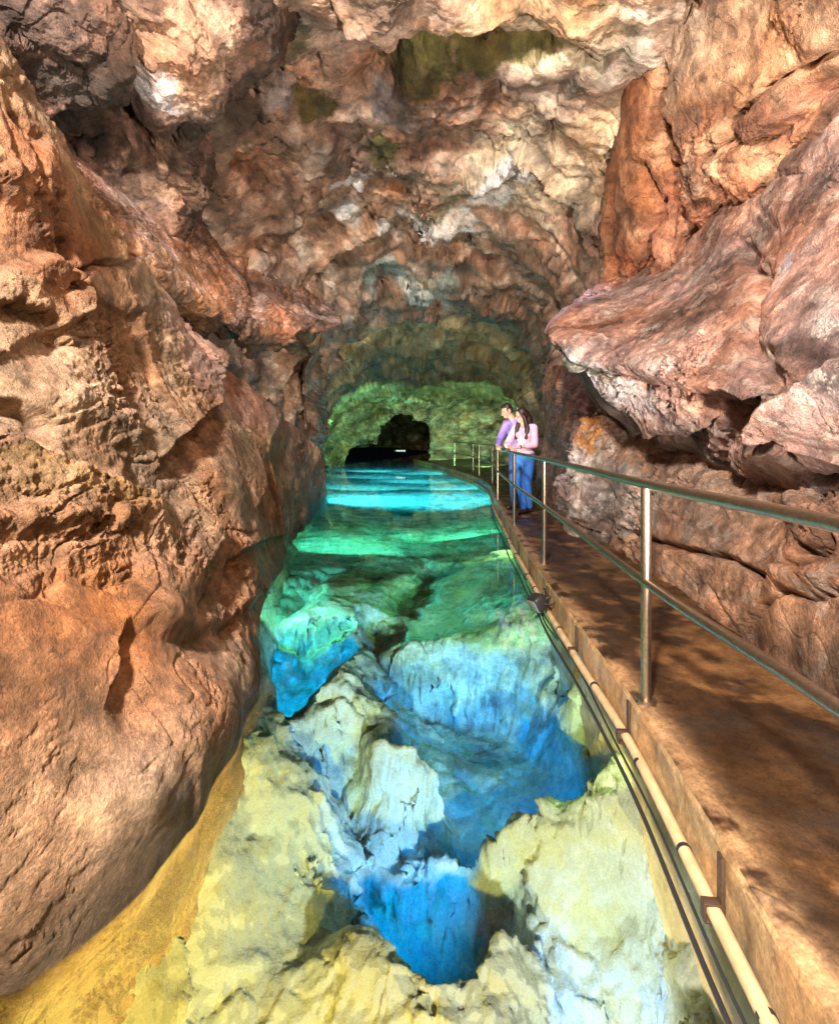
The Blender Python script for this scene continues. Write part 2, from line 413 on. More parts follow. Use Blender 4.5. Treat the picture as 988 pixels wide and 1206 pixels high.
MOSS = (.13, .115, .03); POOLGLOW = (.86, .87, .88); GREY = (.34, .33, .36); CREAM = (.78, .62, .43)  # pale vault patches are light off the pool, painted into the rock colour
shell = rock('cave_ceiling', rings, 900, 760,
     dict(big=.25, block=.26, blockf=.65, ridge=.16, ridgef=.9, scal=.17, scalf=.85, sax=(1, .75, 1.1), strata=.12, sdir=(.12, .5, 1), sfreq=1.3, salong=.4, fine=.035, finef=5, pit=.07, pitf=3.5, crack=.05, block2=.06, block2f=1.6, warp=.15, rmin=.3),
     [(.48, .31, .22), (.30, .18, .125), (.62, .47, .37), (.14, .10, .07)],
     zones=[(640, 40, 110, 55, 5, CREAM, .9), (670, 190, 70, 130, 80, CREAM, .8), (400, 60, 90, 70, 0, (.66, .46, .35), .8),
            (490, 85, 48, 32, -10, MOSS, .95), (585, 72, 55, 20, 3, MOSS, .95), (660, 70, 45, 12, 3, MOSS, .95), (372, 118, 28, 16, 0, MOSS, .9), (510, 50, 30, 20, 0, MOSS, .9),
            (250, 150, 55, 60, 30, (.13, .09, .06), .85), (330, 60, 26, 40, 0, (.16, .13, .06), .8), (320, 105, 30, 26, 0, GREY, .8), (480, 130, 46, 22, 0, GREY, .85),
            (455, 178, 26, 11, 0, MOSS, .9), (410, 215, 24, 11, 0, POOLGLOW, .9), (412, 252, 24, 10, 0, POOLGLOW, .8), (598, 200, 34, 17, -18, POOLGLOW, .95), (590, 218, 30, 6, -18, MOSS, .8),
            (520, 262, 42, 17, 8, POOLGLOW, .95), (575, 243, 28, 9, -15, POOLGLOW, .9), (530, 246, 50, 7, -10, MOSS, .8), (466, 288, 16, 8, 0, POOLGLOW, .9), (545, 285, 24, 9, -10, POOLGLOW, .85),
            (480, 340, 48, 12, 3, (.55, .66, .62), .9), (530, 328, 24, 7, 0, (.5, .6, .55), .8), (452, 468, 36, 4, 2, (.75, .8, .7), 1), (540, 420, 120, 60, 0, (.17, .12, .06), .6)],  # the greenish pale pair also paints light off the pool
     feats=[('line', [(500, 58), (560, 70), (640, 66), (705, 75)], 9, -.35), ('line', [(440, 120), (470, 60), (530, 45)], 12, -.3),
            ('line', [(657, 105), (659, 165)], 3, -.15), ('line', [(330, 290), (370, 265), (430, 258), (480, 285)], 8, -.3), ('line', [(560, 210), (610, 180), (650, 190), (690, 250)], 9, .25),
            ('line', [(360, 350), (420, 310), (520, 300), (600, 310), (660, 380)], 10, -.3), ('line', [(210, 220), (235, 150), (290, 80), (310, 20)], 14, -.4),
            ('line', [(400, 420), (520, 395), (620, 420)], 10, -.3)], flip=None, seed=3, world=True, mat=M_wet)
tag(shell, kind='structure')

# ------------------------------------------------------------------ left bank of rock
def under(l, dx=.25, dz=-1.4):
    p = U(*l); return p+np.array([dx, 0, dz])
Llines = [
 [(-250,-150,1.9),(-300,250,1.5),(-300,500,1.3),(-250,750,1.15),(-180,1000,1.1),(-130,1150,1.15),(-70,1270,1.30)],
 [(0,66,2.6),(-10,300,2.3),(-20,500,1.95),(0,720,1.62),(20,900,1.43),(10,1050,1.36),(40,1170,1.42)],
 [(80,172,3.1),(70,350,2.8),(80,520,2.4),(100,700,2.02),(120,850,1.74),(135,970,1.62),(150,1068,1.66)],
 [(160,300,3.9),(150,420,3.5),(160,560,3.0),(180,680,2.5),(205,790,2.12),(226,885,2.0),(236,945,2.14)],
 [(235,395,5.0),(225,480,4.4),(235,580,3.7),(245,680,3.1),(266,760,2.65),(286,820,2.5),(294,866,2.62)],
 [(300,465,6.3),(290,520,5.4),(285,590,4.4),(285,660,3.8),(297,715,3.4),(311,760,3.2),(316,790,3.32)],
 [(340,498,7.6),(330,545,6.8),(320,590,5.8),(312,640,5.0),(312,680,4.65),(317,705,4.3),(317,725,4.35)],
 [(366,522,9),(358,555,8.4),(350,580,7.8),(345,605,7.4),(342,620,7.2),(342,632,7.1),(345,642,7.2)],
 [(378,548,10.8),(381,556,11),(383,563,11.3),(383,569,11.6),(383,575,11.9),(383,580,12.3),(383,586,13)],
 [(365,540,13),(362,550,13.2),(362,556,13.5),(362,562,13.8),(362,568,14),(362,574,14.4),(362,580,15)]]
LL = [[U(*l[0])+np.array([-.9, .5, -.6]), U(*l[0])+np.array([-.35, .2, -.05])]+[U(*p) for p in l]+[U(*l[-1])+np.array([-.03, .0, -.18]), U(*l[-1])+np.array([.03, 0, -.5]), U(*l[-1])+np.array([.10, 0, -1.8])] for l in Llines]
LL.insert(0, [p+np.array([-.02, -.9, 0]) for p in LL[0]])          # the bank goes on past the viewer
left = rock('cave_wall', LL, 760, 760,
     dict(calm=1, var=.5, big=.06, block=.09, blockf=.8, ridge=.035, ridgef=1.2, strata=.05, sdir=(-.35, -.25, 1), sfreq=3.2, salong=.6, fine=.010, crack=.03, block2=.018, block2f=3.6, pit=.028, pitf=9, dust=.5, dustc=(.44, .27, .20), warp=.10, rmin=.05),
     [(.42, .275, .165), (.31, .19, .105), (.52, .36, .22), (.19, .115, .062)],
     zones=[(90, 600, 170, 60, 10, (.40, .26, .14), .5), (40, 250, 60, 130, -20, (.38, .18, .09), .7), (30, 560, 60, 20, 20, (.30, .22, .08), .6), (270, 440, 130, 34, 46, (.36, .225, .19), .8), (110, 590, 70, 16, 25, (.42, .30, .12), .6)],
     feats=[('edge', [(-40, 500), (0, 511), (60, 545), (117, 577), (157, 597), (235, 612), (247, 636), (238, 675)], .15, 7, 110),
            ('edge', [(268, 425), (262, 440), (255, 479), (219, 510), (186, 548)], .20, 8, 90),
            ('edge', [(50, 298), (78, 310), (94, 338), (90, 372)], .10, 5, 70), ('edge', [(-60, 330), (0, 348), (45, 366), (80, 400)], -.10, 6, 60),
            ('edge', [(-40, 430), (0, 447), (40, 470), (75, 490)], -.12, 7, 55), ('edge', [(120, 800), (122, 765), (142, 740), (240, 728), (312, 700)], -.10, 16, 90),
            ('edge', [(255, 690), (262, 655), (290, 640), (330, 628)], -.10, 6, 45), ('edge', [(345, 485), (330, 500), (318, 545), (305, 600)], .07, 6, 60),
            ('blob', 70, 800, 90, 90, 0, .05), ('blob', 190, 900, 110, 50, -35, .05), ('line', [(150, 250), (160, 320), (75, 330), (60, 240)], 6, -.09), ('blob', 40, 200, 40, 60, 0, .08),
            ('line', [(20, 130), (35, 180), (30, 240)], 4, -.06)],
     smooth=[(90, 920, 270, 230, 0, .04), (200, 820, 120, 70, -20, .08), (290, 560, 60, 80, 0, .35), (60, 250, 70, 120, 0, .4), (160, 470, 110, 90, 40, .9), (300, 520, 70, 70, 50, .15), (120, 670, 130, 25, 0, .7)], seed=21, world=True)
tag(left, 'broad orange-brown rock bank sloping down into the pool along the left side', 'rock wall')
left.name = 'rock_bank'

Clines = [
 [(-100,-50,4.2),(-60,20,3.4),(-60,80,3.1),(-60,160,3.2),(-60,260,3.5),(-60,350,3.8)],
 [(60,110,5),(50,140,4.2),(50,175,3.7),(60,230,3.7),(70,300,4.0),(80,400,4.6)],
 [(170,212,6.0),(160,230,5.1),(155,265,4.4),(165,320,4.4),(175,380,5.6),(190,450,6.6)],
 [(252,262,7.2),(240,283,6.2),(230,325,5.3),(240,370,5.4),(250,415,7.4),(275,520,8.4)],
 [(322,315,8.6),(310,335,7.4),(300,360,6.5),(305,402,6.6),(312,440,8.8),(335,540,9.6)],
 [(378,358,9.4),(370,369,8.4),(365,380,7.5),(362,408,7.8),(352,440,10.2),(360,560,11)],
 [(398,372,8.8),(400,377,8.2),(399,384,7.8),(390,398,8.3),(358,450,10),(368,560,12)],
 [(395,368,10),(392,372,9.7),(388,380,9.7),(380,396,10.2),(362,460,12),(372,575,14)]]
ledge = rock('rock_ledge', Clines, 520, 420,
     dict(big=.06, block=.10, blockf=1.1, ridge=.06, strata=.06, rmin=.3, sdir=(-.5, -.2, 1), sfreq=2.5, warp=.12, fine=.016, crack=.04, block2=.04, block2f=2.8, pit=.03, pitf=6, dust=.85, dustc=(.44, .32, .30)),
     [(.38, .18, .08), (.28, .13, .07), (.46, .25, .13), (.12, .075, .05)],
     zones=[(360, 400, 50, 40, 20, (.45, .24, .17), .7), (380, 430, 40, 30, 0, MOSS, .6), (290, 445, 90, 45, 45, (.11, .065, .05), .85), (350, 480, 40, 70, 0, (.10, .065, .05), .8)],  # dark zones add painted shade in the recess below the ledge
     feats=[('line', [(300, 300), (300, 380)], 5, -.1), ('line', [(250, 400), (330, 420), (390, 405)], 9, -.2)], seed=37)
tag(ledge, 'pointed orange rock ledge with pale dusty top jutting into the cave from the left', 'rock ledge')

Dlines = [
 [(400,-220,7),(345,-220,4.7),(200,-220,4.0),(60,-220,3.6),(-200,-220,3.0)],
 [(370,-60,7),(322,-60,4.9),(190,-60,4.2),(60,-60,3.7),(-200,-60,3.1)],
 [(330,50,7.5),(292,50,5.2),(190,40,4.5),(70,40,4.0),(-150,40,3.4)],
 [(270,140,8),(235,140,5.8),(180,120,5.0),(80,110,4.6),(-100,120,3.9)],
 [(250,215,8.5),(222,210,6.4),(170,190,5.7),(90,180,5.2),(-60,200,4.5)],
 [(250,280,9),(222,290,7),(170,290,6.2),(90,300,5.6),(-60,300,5.0)]]
Dlines = [[(a, b, c*.82) for a, b, c in l] for l in Dlines]
upl = rock('rock_overhang', Dlines, 420, 420,
     dict(big=.2, block=.26, blockf=.8, ridge=.20, ridgef=1.1, scal=.12, scalf=1.4, warp=.15, rmin=.4, fine=.018, crack=.04, block2=.05, pit=.03, pitf=5),
     [(.15, .085, .06), (.085, .055, .042), (.30, .18, .135), (.04, .03, .025)],
     zones=[(110, 120, 60, 90, -40, (.07, .05, .04), .8), (180, 90, 22, 20, 0, (.55, .5, .5), .9), (220, 40, 60, 60, 0, (.44, .27, .18), .8), (50, 20, 60, 30, 0, (.10, .07, .06), .7), (200, 200, 25, 40, 0, (.40, .24, .16), .7)],
     feats=[('line', [(150, -20), (165, 60), (160, 130), (170, 200)], 12, -.3), ('blob', 110, 170, 60, 60, -40, -.4), ('blob', 230, 40, 55, 60, 0, .2), ('line', [(208, 130), (212, 240)], 5, -.3)], seed=51)
tag(upl, 'dark brown knobbly rock overhang at the top left of the cave', 'rock overhang')

# ------------------------------------------------------------------ right side
Elines = [
 [(770,-260,8),(738,-260,5.0),(800,-260,4.1),(870,-260,3.4),(970,-260,2.7),(1150,-260,2.0),(1500,-260,1.4)],
 [(755,-100,8),(736,-100,5.2),(800,-100,4.2),(870,-100,3.5),(970,-100,2.8),(1150,-100,2.0),(1500,-100,1.4)],
 [(738,50,8.5),(733,50,5.5),(790,50,4.5),(870,50,3.8),(965,50,3.0),(1150,50,2.2),(1500,50,1.5)],
 [(728,180,9),(721,180,6.0),(775,180,5.0),(850,170,4.4),(950,150,3.5),(1150,120,2.4),(1500,200,1.6)],
 [(722,280,9),(714,280,6.4),(765,270,5.5),(830,260,5.0),(920,240,4.1),(1100,200,2.8),(1500,300,1.7)],
 [(715,380,9),(708,380,7.0),(760,370,6.2),(820,360,5.7),(920,350,4.9),(1100,320,3.3),(1500,400,2)]]
upr = rock('rock_cliff', Elines, 520, 480,
     dict(big=.14, block=.16, blockf=.7, blockax=(1, 1, .6), ridge=.09, ridgef=.9, rax=(1, 1, .5), fine=.012, crack=.03, block2=.03, block2f=2, pit=.02, pitf=7, warp=.2, strata=.05, sdir=(.5, 0, .8), sfreq=2),
     [(.42, .20, .11), (.33, .14, .075), (.50, .29, .17), (.26, .14, .10)],
     zones=[(880, 60, 120, 70, 0, (.52, .33, .21), .85), (800, 120, 40, 160, 0, (.42, .25, .16), .4), (740, 150, 26, 160, 4, (.34, .14, .06), .7), (800, 270, 60, 50, 0, (.42, .17, .10), .7)],
     feats=[('line', [(775, -40), (772, 100), (775, 190), (800, 250), (825, 300)], 7, -.22), ('line', [(745, 200), (760, 290), (752, 330)], 8, -.18), ('line', [(988, 60), (930, 80), (880, 120), (860, 160)], 7, -.12),
            ('line', [(870, 150), (900, 160), (960, 130)], 9, -.12), ('blob', 800, 290, 35, 45, 0, .15), ('blob', 870, 190, 50, 40, 0, .12)], seed=63)
tag(upr, 'tall rust-red rock face with smooth rounded bulges at the upper right', 'rock face')

Flines = [
 [(690,350,8),(672,370,7.6),(660,380,7.3),(652,390,7.0),(660,400,7),(672,430,7.3),(690,470,7.6)],
 [(715,335,7),(690,350,6.3),(665,368,5.8),(645,392,5.5),(652,418,5.5),(680,455,5.8),(715,495,6.3)],
 [(755,312,6.2),(740,345,5.5),(715,388,4.9),(688,425,4.6),(700,465,4.6),(728,505,4.9),(770,540,5.5)],
 [(800,290,5.5),(800,335,4.8),(785,390,4.1),(765,440,3.75),(775,480,3.8),(795,520,4.1),(830,560,4.6)],
 [(865,230,4.6),(865,300,4.0),(855,380,3.4),(845,462,3.05),(850,490,3.2),(865,525,3.6),(880,565,4.0)],
 [(930,180,3.8),(935,270,3.3),(935,360,2.8),(935,440,2.5),(940,490,2.5),(945,530,2.75),(945,575,3.1)],
 [(1010,110,3.2),(1020,220,2.7),(1030,330,2.35),(1040,425,2.1),(1045,490,2.1),(1050,540,2.25),(1050,590,2.5)],
 [(1200,0,2.4),(1220,150,2),(1240,300,1.8),(1250,420,1.6),(1250,500,1.6),(1250,560,1.75),(1250,620,2.0)]]
outc = rock('rock_outcrop', Flines, 560, 520,
     dict(big=.06, block=.13, blockf=.9, ridge=.04, ridgef=1.3, strata=.06, sdir=(.75, -.1, .8), sfreq=2.6, salong=.5, fine=.010, crack=.03, block2=.035, block2f=2.6, pit=.028, pitf=8, warp=.08, rmin=.12, dust=.75, dustc=(.42, .255, .215), fleck=.3),
     [(.33, .19, .15), (.25, .15, .13), (.44, .28, .21), (.20, .14, .13)],
     zones=[(705, 455, 60, 22, 35, (.46, .44, .46), .75), (720, 480, 50, 30, 20, (.42, .36, .38), .6), (690, 440, 30, 10, 35, MOSS, .6), (905, 335, 12, 34, 25, (.42, .44, .55), .8), (960, 470, 50, 40, 0, (.26, .18, .17), .7)],
     feats=[('edge', [(745, 430), (770, 434), (830, 450), (872, 466), (888, 488)], -.42, 9, 40), ('edge', [(690, 512), (740, 520), (800, 515), (830, 505)], -.2, 7, 40), ('edge', [(880, 505), (900, 472), (940, 452), (1000, 422)], .16, 8, 70), ('edge', [(640, 395), (690, 432), (740, 436), (770, 434)], -.12, 5, 40), ('line', [(880, 290), (890, 350), (900, 440), (885, 490)], 8, -.1),
            ('line', [(760, 520), (840, 470)], 10, .05), ('line', [(760, 260), (860, 215), (960, 140)], 12, -.12), ('line', [(900, 520), (990, 560)], 8, -.12), ('blob', 850, 520, 40, 26, 10, .1)], smooth=[(790, 340, 130, 60, -40, .3), (900, 250, 120, 40, -45, .3)], seed=77)
tag(outc, 'pink dusty rock outcrop with a jagged dark underside overhanging the walkway', 'rock outcrop')

Glines = [
 [(640,430,11),(640,500,10.6),(636,550,10.3),(632,590,10.2),(630,620,10.2)],
 [(680,430,9),(668,500,8.7),(662,560,8.5),(655,600,8.4),(650,640,8.4)],
 [(720,450,7),(715,515,6.7),(700,580,6.5),(695,628,6.5),(690,665,6.5)],
 [(775,470,5.9),(765,530,5.4),(748,590,5.15),(738,650,5.2),(735,700,5.2)],
 [(840,490,4.9),(825,560,4.25),(812,640,3.9),(802,705,3.95),(800,770,3.9)],
 [(905,520,4.0),(905,600,3.3),(895,690,2.95),(885,768,2.95),(885,850,2.95)],
 [(980,520,3.2),(985,620,2.55),(988,740,2.25),(985,840,2.25),(985,950,2.25)],
 [(1150,500,2.4),(1180,650,1.9),(1200,850,1.6),(1200,1010,1.58),(1200,1150,1.58)],
 [(1500,450,1.7),(1560,700,1.3),(1600,950,1.15),(1600,1200,1.15),(1600,1400,1.15)]]
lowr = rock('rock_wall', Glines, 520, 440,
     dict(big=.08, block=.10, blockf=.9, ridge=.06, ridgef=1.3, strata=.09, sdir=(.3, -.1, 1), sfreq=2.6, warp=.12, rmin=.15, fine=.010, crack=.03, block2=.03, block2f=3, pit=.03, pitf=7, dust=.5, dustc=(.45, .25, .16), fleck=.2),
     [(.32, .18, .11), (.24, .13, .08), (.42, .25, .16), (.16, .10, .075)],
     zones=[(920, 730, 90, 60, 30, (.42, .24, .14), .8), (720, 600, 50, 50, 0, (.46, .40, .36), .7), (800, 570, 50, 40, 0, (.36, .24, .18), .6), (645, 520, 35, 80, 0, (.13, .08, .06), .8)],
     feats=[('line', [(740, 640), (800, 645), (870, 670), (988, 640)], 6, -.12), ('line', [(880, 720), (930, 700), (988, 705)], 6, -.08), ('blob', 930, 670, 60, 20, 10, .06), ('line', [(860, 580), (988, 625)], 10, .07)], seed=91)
tag(lowr, 'brown layered rock wall rising from the inner edge of the walkway', 'rock wall')

bl = []
for i in range(9):
    th = math.pi*i/8; ring_ = []
    for j in range(13):
        ph = 2*math.pi*j/12; ring_.append((2.42+.55*math.sin(th)*math.cos(ph), 6.55+.75*math.sin(th)*math.sin(ph), .55+.30*math.sin(th)*math.cos(ph)+1.02*math.cos(th)))
    bl.append(ring_)
bou = rock('boulder', bl, 260, 300, dict(big=.1, block=.16, blockf=1.2, ridge=.08, strata=.05, sdir=(.3, 0, 1), sfreq=3, fine=.02, crack=.03, block2=.04, block2f=3, fleck=.5, rmin=.4, warp=.12),
     [(.50, .44, .40), (.40, .29, .23), (.62, .58, .54), (.20, .15, .13)], zones=[(690, 500, 22, 40, 20, (.48, .25, .08), .9), (700, 620, 60, 20, 0, (.30, .17, .12), .8)], seed=107, world=True)
tag(bou, 'pale mottled boulder wedged under the outcrop at the inner edge of the walkway', 'boulder')

# ------------------------------------------------------------------ pool bed
bed_pts = [  # column, row and height of the bed as seen through the water
 (20,1206,-.62),(150,1110,-.62),(260,960,-.6),(308,870,-.6),(322,770,-.85),(-150,1250,-.6),(330,700,-.9),(345,650,-1),(-60,1350,-.8),
 (110,1206,-.75),(190,1120,-.85),(290,1000,-.85),(300,1150,-1.0),(380,950,-1.0),(345,885,-.95),(400,1000,-1.15),(420,1090,-1.2),(400,1206,-1.05),(250,1250,-1.0),
 (470,960,-2.2),(480,1040,-2.1),(420,880,-2.0),(410,850,-1.9),(540,1030,-2.0),(560,980,-2.0),(445,920,-2.1),
 (398,690,-.72),(408,740,-.70),(402,790,-.72),(430,815,-.72),(465,850,-.76),(500,882,-.82),(355,855,-.85),
 (350,770,-1.9),(370,800,-1.9),(340,740,-1.7),(345,810,-1.6),
 (370,640,-.9),(335,680,-.9),(420,660,-1.0),(440,630,-1.0),
 (480,790,-2.2),(560,830,-2.3),(620,860,-2.2),(580,900,-2.3),(520,850,-2.3),(660,860,-2.0),(440,740,-2.0),(455,770,-2.1),(600,810,-2.2),
 (490,745,-1.2),(550,745,-1.05),(590,775,-1.15),(500,700,-1.2),(460,700,-1.5),
 (540,650,-.9),(600,680,-.8),(620,740,-.8),(680,800,-.85),(715,870,-.9),(705,930,-1.1),(780,980,-.6),(850,1100,-.55),(645,690,-.55),(900,1206,-.5),(735,880,-.5),(680,790,-.5),(640,720,-.45),(620,660,-.45),(600,630,-.5),(820,1030,-.5),(960,1300,-.5),(580,625,-.9),
 (510,940,-1.3),(560,970,-1.2),(620,930,-1.3),(680,925,-1.3),(640,985,-1.5),
 (600,1060,-1.6),(650,1100,-1.2),(500,1100,-1.15),(550,1150,-1.0),(700,1170,-1.5),(750,1206,-1.4),(800,1120,-1.1),(600,1206,-1.0),(470,1206,-.95),(720,1080,-1.2),(750,1300,-1.1),(550,1300,-1.0),(950,1330,-.95),
 (420,612,-1.1),(500,620,-1.5),(560,608,-1.1),(480,600,-1.9),(540,598,-1.9),(420,598,-1.7),
 (390,585,-.95),(480,585,-.95),(570,585,-.95),(400,578,-.9),(480,576,-.9),(560,582,-.9),(430,566,-.95),(520,566,-.95),(480,556,-1.0),(420,553,-1.0),(540,556,-.95),
 (650,1500,-1.15),(400,1500,-1.05),(250,1600,-1),(650,2200,-1.2),(300,2200,-1.1),(900,1700,-.9),(0,1700,-.9)]
bed_pts = [p for p in bed_pts if p[2] > -1.25 or p[1] < 650]
bed_pts += [(515,940,-.92),(560,968,-.92),(620,940,-.95),(685,932,-.9),(640,985,-.98),(600,1078,-.97),(540,1098,-.94),(480,1095,-.96),(440,1075,-.98),(425,1010,-1.0)]
BP = np.array([W(*p) for p in bed_pts])
pits = [([(440,722),(470,755),(560,764),(640,785),(694,868),(684,922),(620,930),(560,952),(512,930),(508,890),(472,852),(438,800),(424,760)], 1.0),
        ([(318,765),(345,742),(392,735),(402,770),(382,800),(348,836),(322,846),(312,800)], .8),
        ([(372,880),(390,850),(432,830),(442,880),(480,905),(498,905),(492,938),(540,978),(602,1012),(592,1058),(540,1082),(472,1078),(445,1040),(434,1000),(404,940),(380,915)], .95),
        ([(322,735),(340,695),(385,675),(372,708)], .5), ([(672,1215),(700,1150),(760,1160),(800,1215)], .6), ([(455,705),(500,660),(530,668),(480,715)], .4)]
def inside(x, y, poly):
    """distance to the outline of a polygon, positive inside"""
    p = np.array(poly); d = np.full(x.shape, 1e9); ins = np.zeros(x.shape, bool)
    for (ax, ay), (bx_, by_) in zip(p, np.roll(p, -1, 0)):
        vx, vy = bx_-ax, by_-ay; t = np.clip(((x-ax)*vx+(y-ay)*vy)/(vx*vx+vy*vy+1e-9), 0, 1)
        d = np.minimum(d, np.hypot(x-ax-t*vx, y-ay-t*vy))
        ins ^= ((ay > y) != (by_ > y)) & (x < vx*(y-ay)/(vy+1e-12)+ax)
    return np.where(ins, d, -d)
def tps_fit(X, z, lam=.006):
    n = len(X); r = np.linalg.norm(X[:, None]-X[None], axis=2); K = r*r*np.log(r+1e-9)
    A = np.zeros((n+3, n+3)); A[:n, :n] = K+lam*np.eye(n); A[:n, n] = 1; A[:n, n+1:] = X; A[n:, :n] = A[:n, n:].T
    return np.linalg.solve(A, np.concatenate([z, [0, 0, 0]]))
def warpxy(x, y): return np.stack([x, np.log(np.maximum(y, .3)+.6)*2.4], 1)
BX = warpxy(BP[:, 0]/(.35*BP[:, 1]+.6), BP[:, 1]); BW = tps_fit(BX, BP[:, 2])
def bedz(x, y):
    Xq = warpxy(x/(.35*y+.6), y); out = np.empty(len(x))
    for a in range(0, len(x), 100000):
        q = Xq[a:a+100000]; r = np.linalg.norm(q[:, None]-BX[None], axis=2)
        out[a:a+100000] = (r*r*np.log(r+1e-9))@BW[:-3]+BW[-3]+q@BW[-2:]
    return np.clip(out, -3.2, -.4)
nb, mb = int(760*RES), int(700*RES)
yy = np.exp(np.linspace(math.log(1.1), math.log(56.), nb)) - .5
ss = np.linspace(-.62, .62, mb)
YY = np.repeat(yy[:, None], mb, 1); XX = ss[None]*(1.15*YY+1.4)+.05*YY
P = np.stack([XX, YY, np.zeros_like(XX)], 2); Q = P.reshape(-1, 3)
wp = vnoise(Q*1.6, 200)*.16
z = bedz(Q[:, 0]+wp[:, 0], Q[:, 1]+wp[:, 1])
pw = vnoise(Q*2.5, 202)*.14+vnoise(Q*8, 204)*.05+vnoise(Q*20, 206)*.02
for poly, dp in pits:
    q = [W(a, b, -1.0)[:2] for a, b in poly]
    z = z-.95*dp*sstep(-.20, .20, inside(Q[:, 0]+pw[:, 0], Q[:, 1]+pw[:, 1], q))
P[..., 2] = z.reshape(nb, mb); Q = P.reshape(-1, 3)
near = 1
f1, f2, h, D = worley((Q+.10*vnoise(Q*2, 210))*1.3*np.array((1, 1, .7)), 211)
brm = .25+.75*sstep(-.2, .3, fbm(Q*.8, 3, 219))
d = .08*(1.7*((h-.5)*D).sum(1)+.4*(h[:, 0]-.5))*sstep(0, .06, f2-f1)+.08*fbm(Q*1.1, 3, 216)
d += saw(Q, (.5, -.35, 1), 3.0, .10, 240)+saw(Q, (-.2, -.5, 1), 7, .03, 245)
brm = brm*(.2+.8*sstep(11, 5, Q[:, 1]))
P = P+normals(P, False)*(d*brm).reshape(nb, mb)[..., None]; Q = P.reshape(-1, 3)
d = .05*(ridged((Q+.08*vnoise(Q*3, 223))*3.2, 5, 222, .6)-.55)+.02*fbm(Q*5, 5, 225, .6)
f1, f2, h, D = worley(Q*7, 220); d += .02*sstep(0, .3, fbm(Q*1.2, 3, 226))*(1.6*((h-.5)*D).sum(1)+.8*(h[:, 1]-.4))*sstep(0, .08, f2-f1)
shal = sstep(4.2, 2.6, Q[:, 1])*(.35+.65*sstep(-.5, .3, Q[:, 0]))
f1, f2, h, D = worley((Q+.05*vnoise(Q*6, 252))*5.5, 250); d += .085*shal*sstep(-.2, .25, fbm(Q*1.7, 3, 251))*(1.6*((h-.5)*D).sum(1)+.7*(h[:, 1]-.4))*sstep(0, .06, f2-f1)
d += .065*shal*(ridged((Q+.05*vnoise(Q*5, 255))*6.5, 4, 254, .62)-.55)
P = P+normals(P, False)*(d*(.5+.5*brm)).reshape(nb, mb)[..., None]; P[..., 2] = np.minimum(P[..., 2], WZ-.03); Q = P.reshape(-1, 3)
n1 = fbm(Q*1.1, 4, 230); n3 = fbm(Q*6, 4, 235, .6)
col = np.array((.62, .57, .46))+(np.array((.72, .70, .62))-np.array((.62, .57, .46)))*sstep(-.3, .3, n1)[:, None]
col = col*.86
col = col+(np.array((.30, .26, .14))-col)*(.75*sstep(.1, .45, n3-.4*n1))[:, None]
nv_ = fbm(Q*2.6, 5, 238, .65); col = col*np.clip(1+.75*nv_, .35, 1.5)[:, None]
ve = np.abs(fbm(Q*3+.15*vnoise(Q*6, 261), 3, 262)); col = col+(np.array((.16, .13, .07))-col)*(.7*np.exp(-(ve/.02)**2)*sstep(-.1, .25, n1))[:, None]
col *= (1+.3*n3)[:, None]
bed = grid_mesh('pool_bed', P, col.reshape(P.shape), M_bed); tag(bed, kind='structure')

# ------------------------------------------------------------------ water
m, n, l, b = newmat('pool water'); n.remove(b); out = n['Material Output']
gl = n.new('ShaderNodeBsdfGlass'); gl.inputs['IOR'].default_value = 1.33; gl.inputs['Roughness'].default_value = 0
tn = n.new('ShaderNodeTexNoise'); tn.inputs['Scale'].default_value = 1.6; tn.inputs['Detail'].default_value = 3
tc = n.new('ShaderNodeTexCoord'); l.new(tc.outputs['Object'], tn.inputs['Vector'])
bp = n.new('ShaderNodeBump'); bp.inputs['Strength'].default_value = .06; bp.inputs['Distance'].default_value = .05
l.new(tn.outputs['Fac'], bp.inputs['Height']); l.new(bp.outputs[0], gl.inputs['Normal']); l.new(gl.outputs[0], out.inputs['Surface'])
va = n.new('ShaderNodeVolumeAbsorption'); va.inputs['Color'].default_value = (.08, .80, .97, 1); va.inputs['Density'].default_value = .30
l.new(va.outputs[0], out.inputs['Volume'])
M_water = m
bx = np.array([(x, y, z) for z in (-5, WZ) for y in (-3.5, 57.) for x in (-20, 24)], float)
water = mesh_from('pool_water', bx, [(0, 2, 3, 1), (4, 5, 7, 6), (0, 1, 5, 4), (1, 3, 7, 5), (3, 2, 6, 7), (2, 0, 4, 6)], None, M_water, False)
tag(water, kind='structure')

# ------------------------------------------------------------------ walkway
edge = np.array([(.74,-2.5),(.78,-.5),(.82,.5),(.848,1.055),(.985,2.35),(1.08,4.42),(1.2,6.3),(1.33,8),(1.47,9.8),(1.66,11.6),(1.8,13.3),(1.75,15.5),(1.4,18.5),(.55,24),(-.35,29)])
def edge_at(Y): return float(np.interp(Y, edge[:, 1], edge[:, 0]))
E3 = np.concatenate([edge, np.zeros((len(edge), 1))], 1)
te = spread(E3[:, None], int(900*RES)); ec = catmull(E3, te)
tg = np.gradient(ec, axis=0); tg /= np.linalg.norm(tg, axis=1, keepdims=True); nr = np.stack([tg[:, 1], -tg[:, 0], 0*tg[:, 0]], 1)
prof = np.array([(.03,-2.6),(.02,-.9),(.012,-.45),(.004,-.3),(0,-.1),(.002,-.03),(.012,-.006),(.03,0),(.07,.0),(.10,-.006),(.3,-.01),(.6,-.008),(1.0,0),(1.5,.03),(2.6,.1)])
cs = np.concatenate([[0], np.cumsum(np.hypot(*np.diff(prof, axis=0).T))])
dens = np.unique(np.concatenate([np.linspace(0, cs[3], int(20*RES)), np.linspace(cs[3], cs[9], int(120*RES)), np.linspace(cs[9], cs[-1], int(160*RES))]))
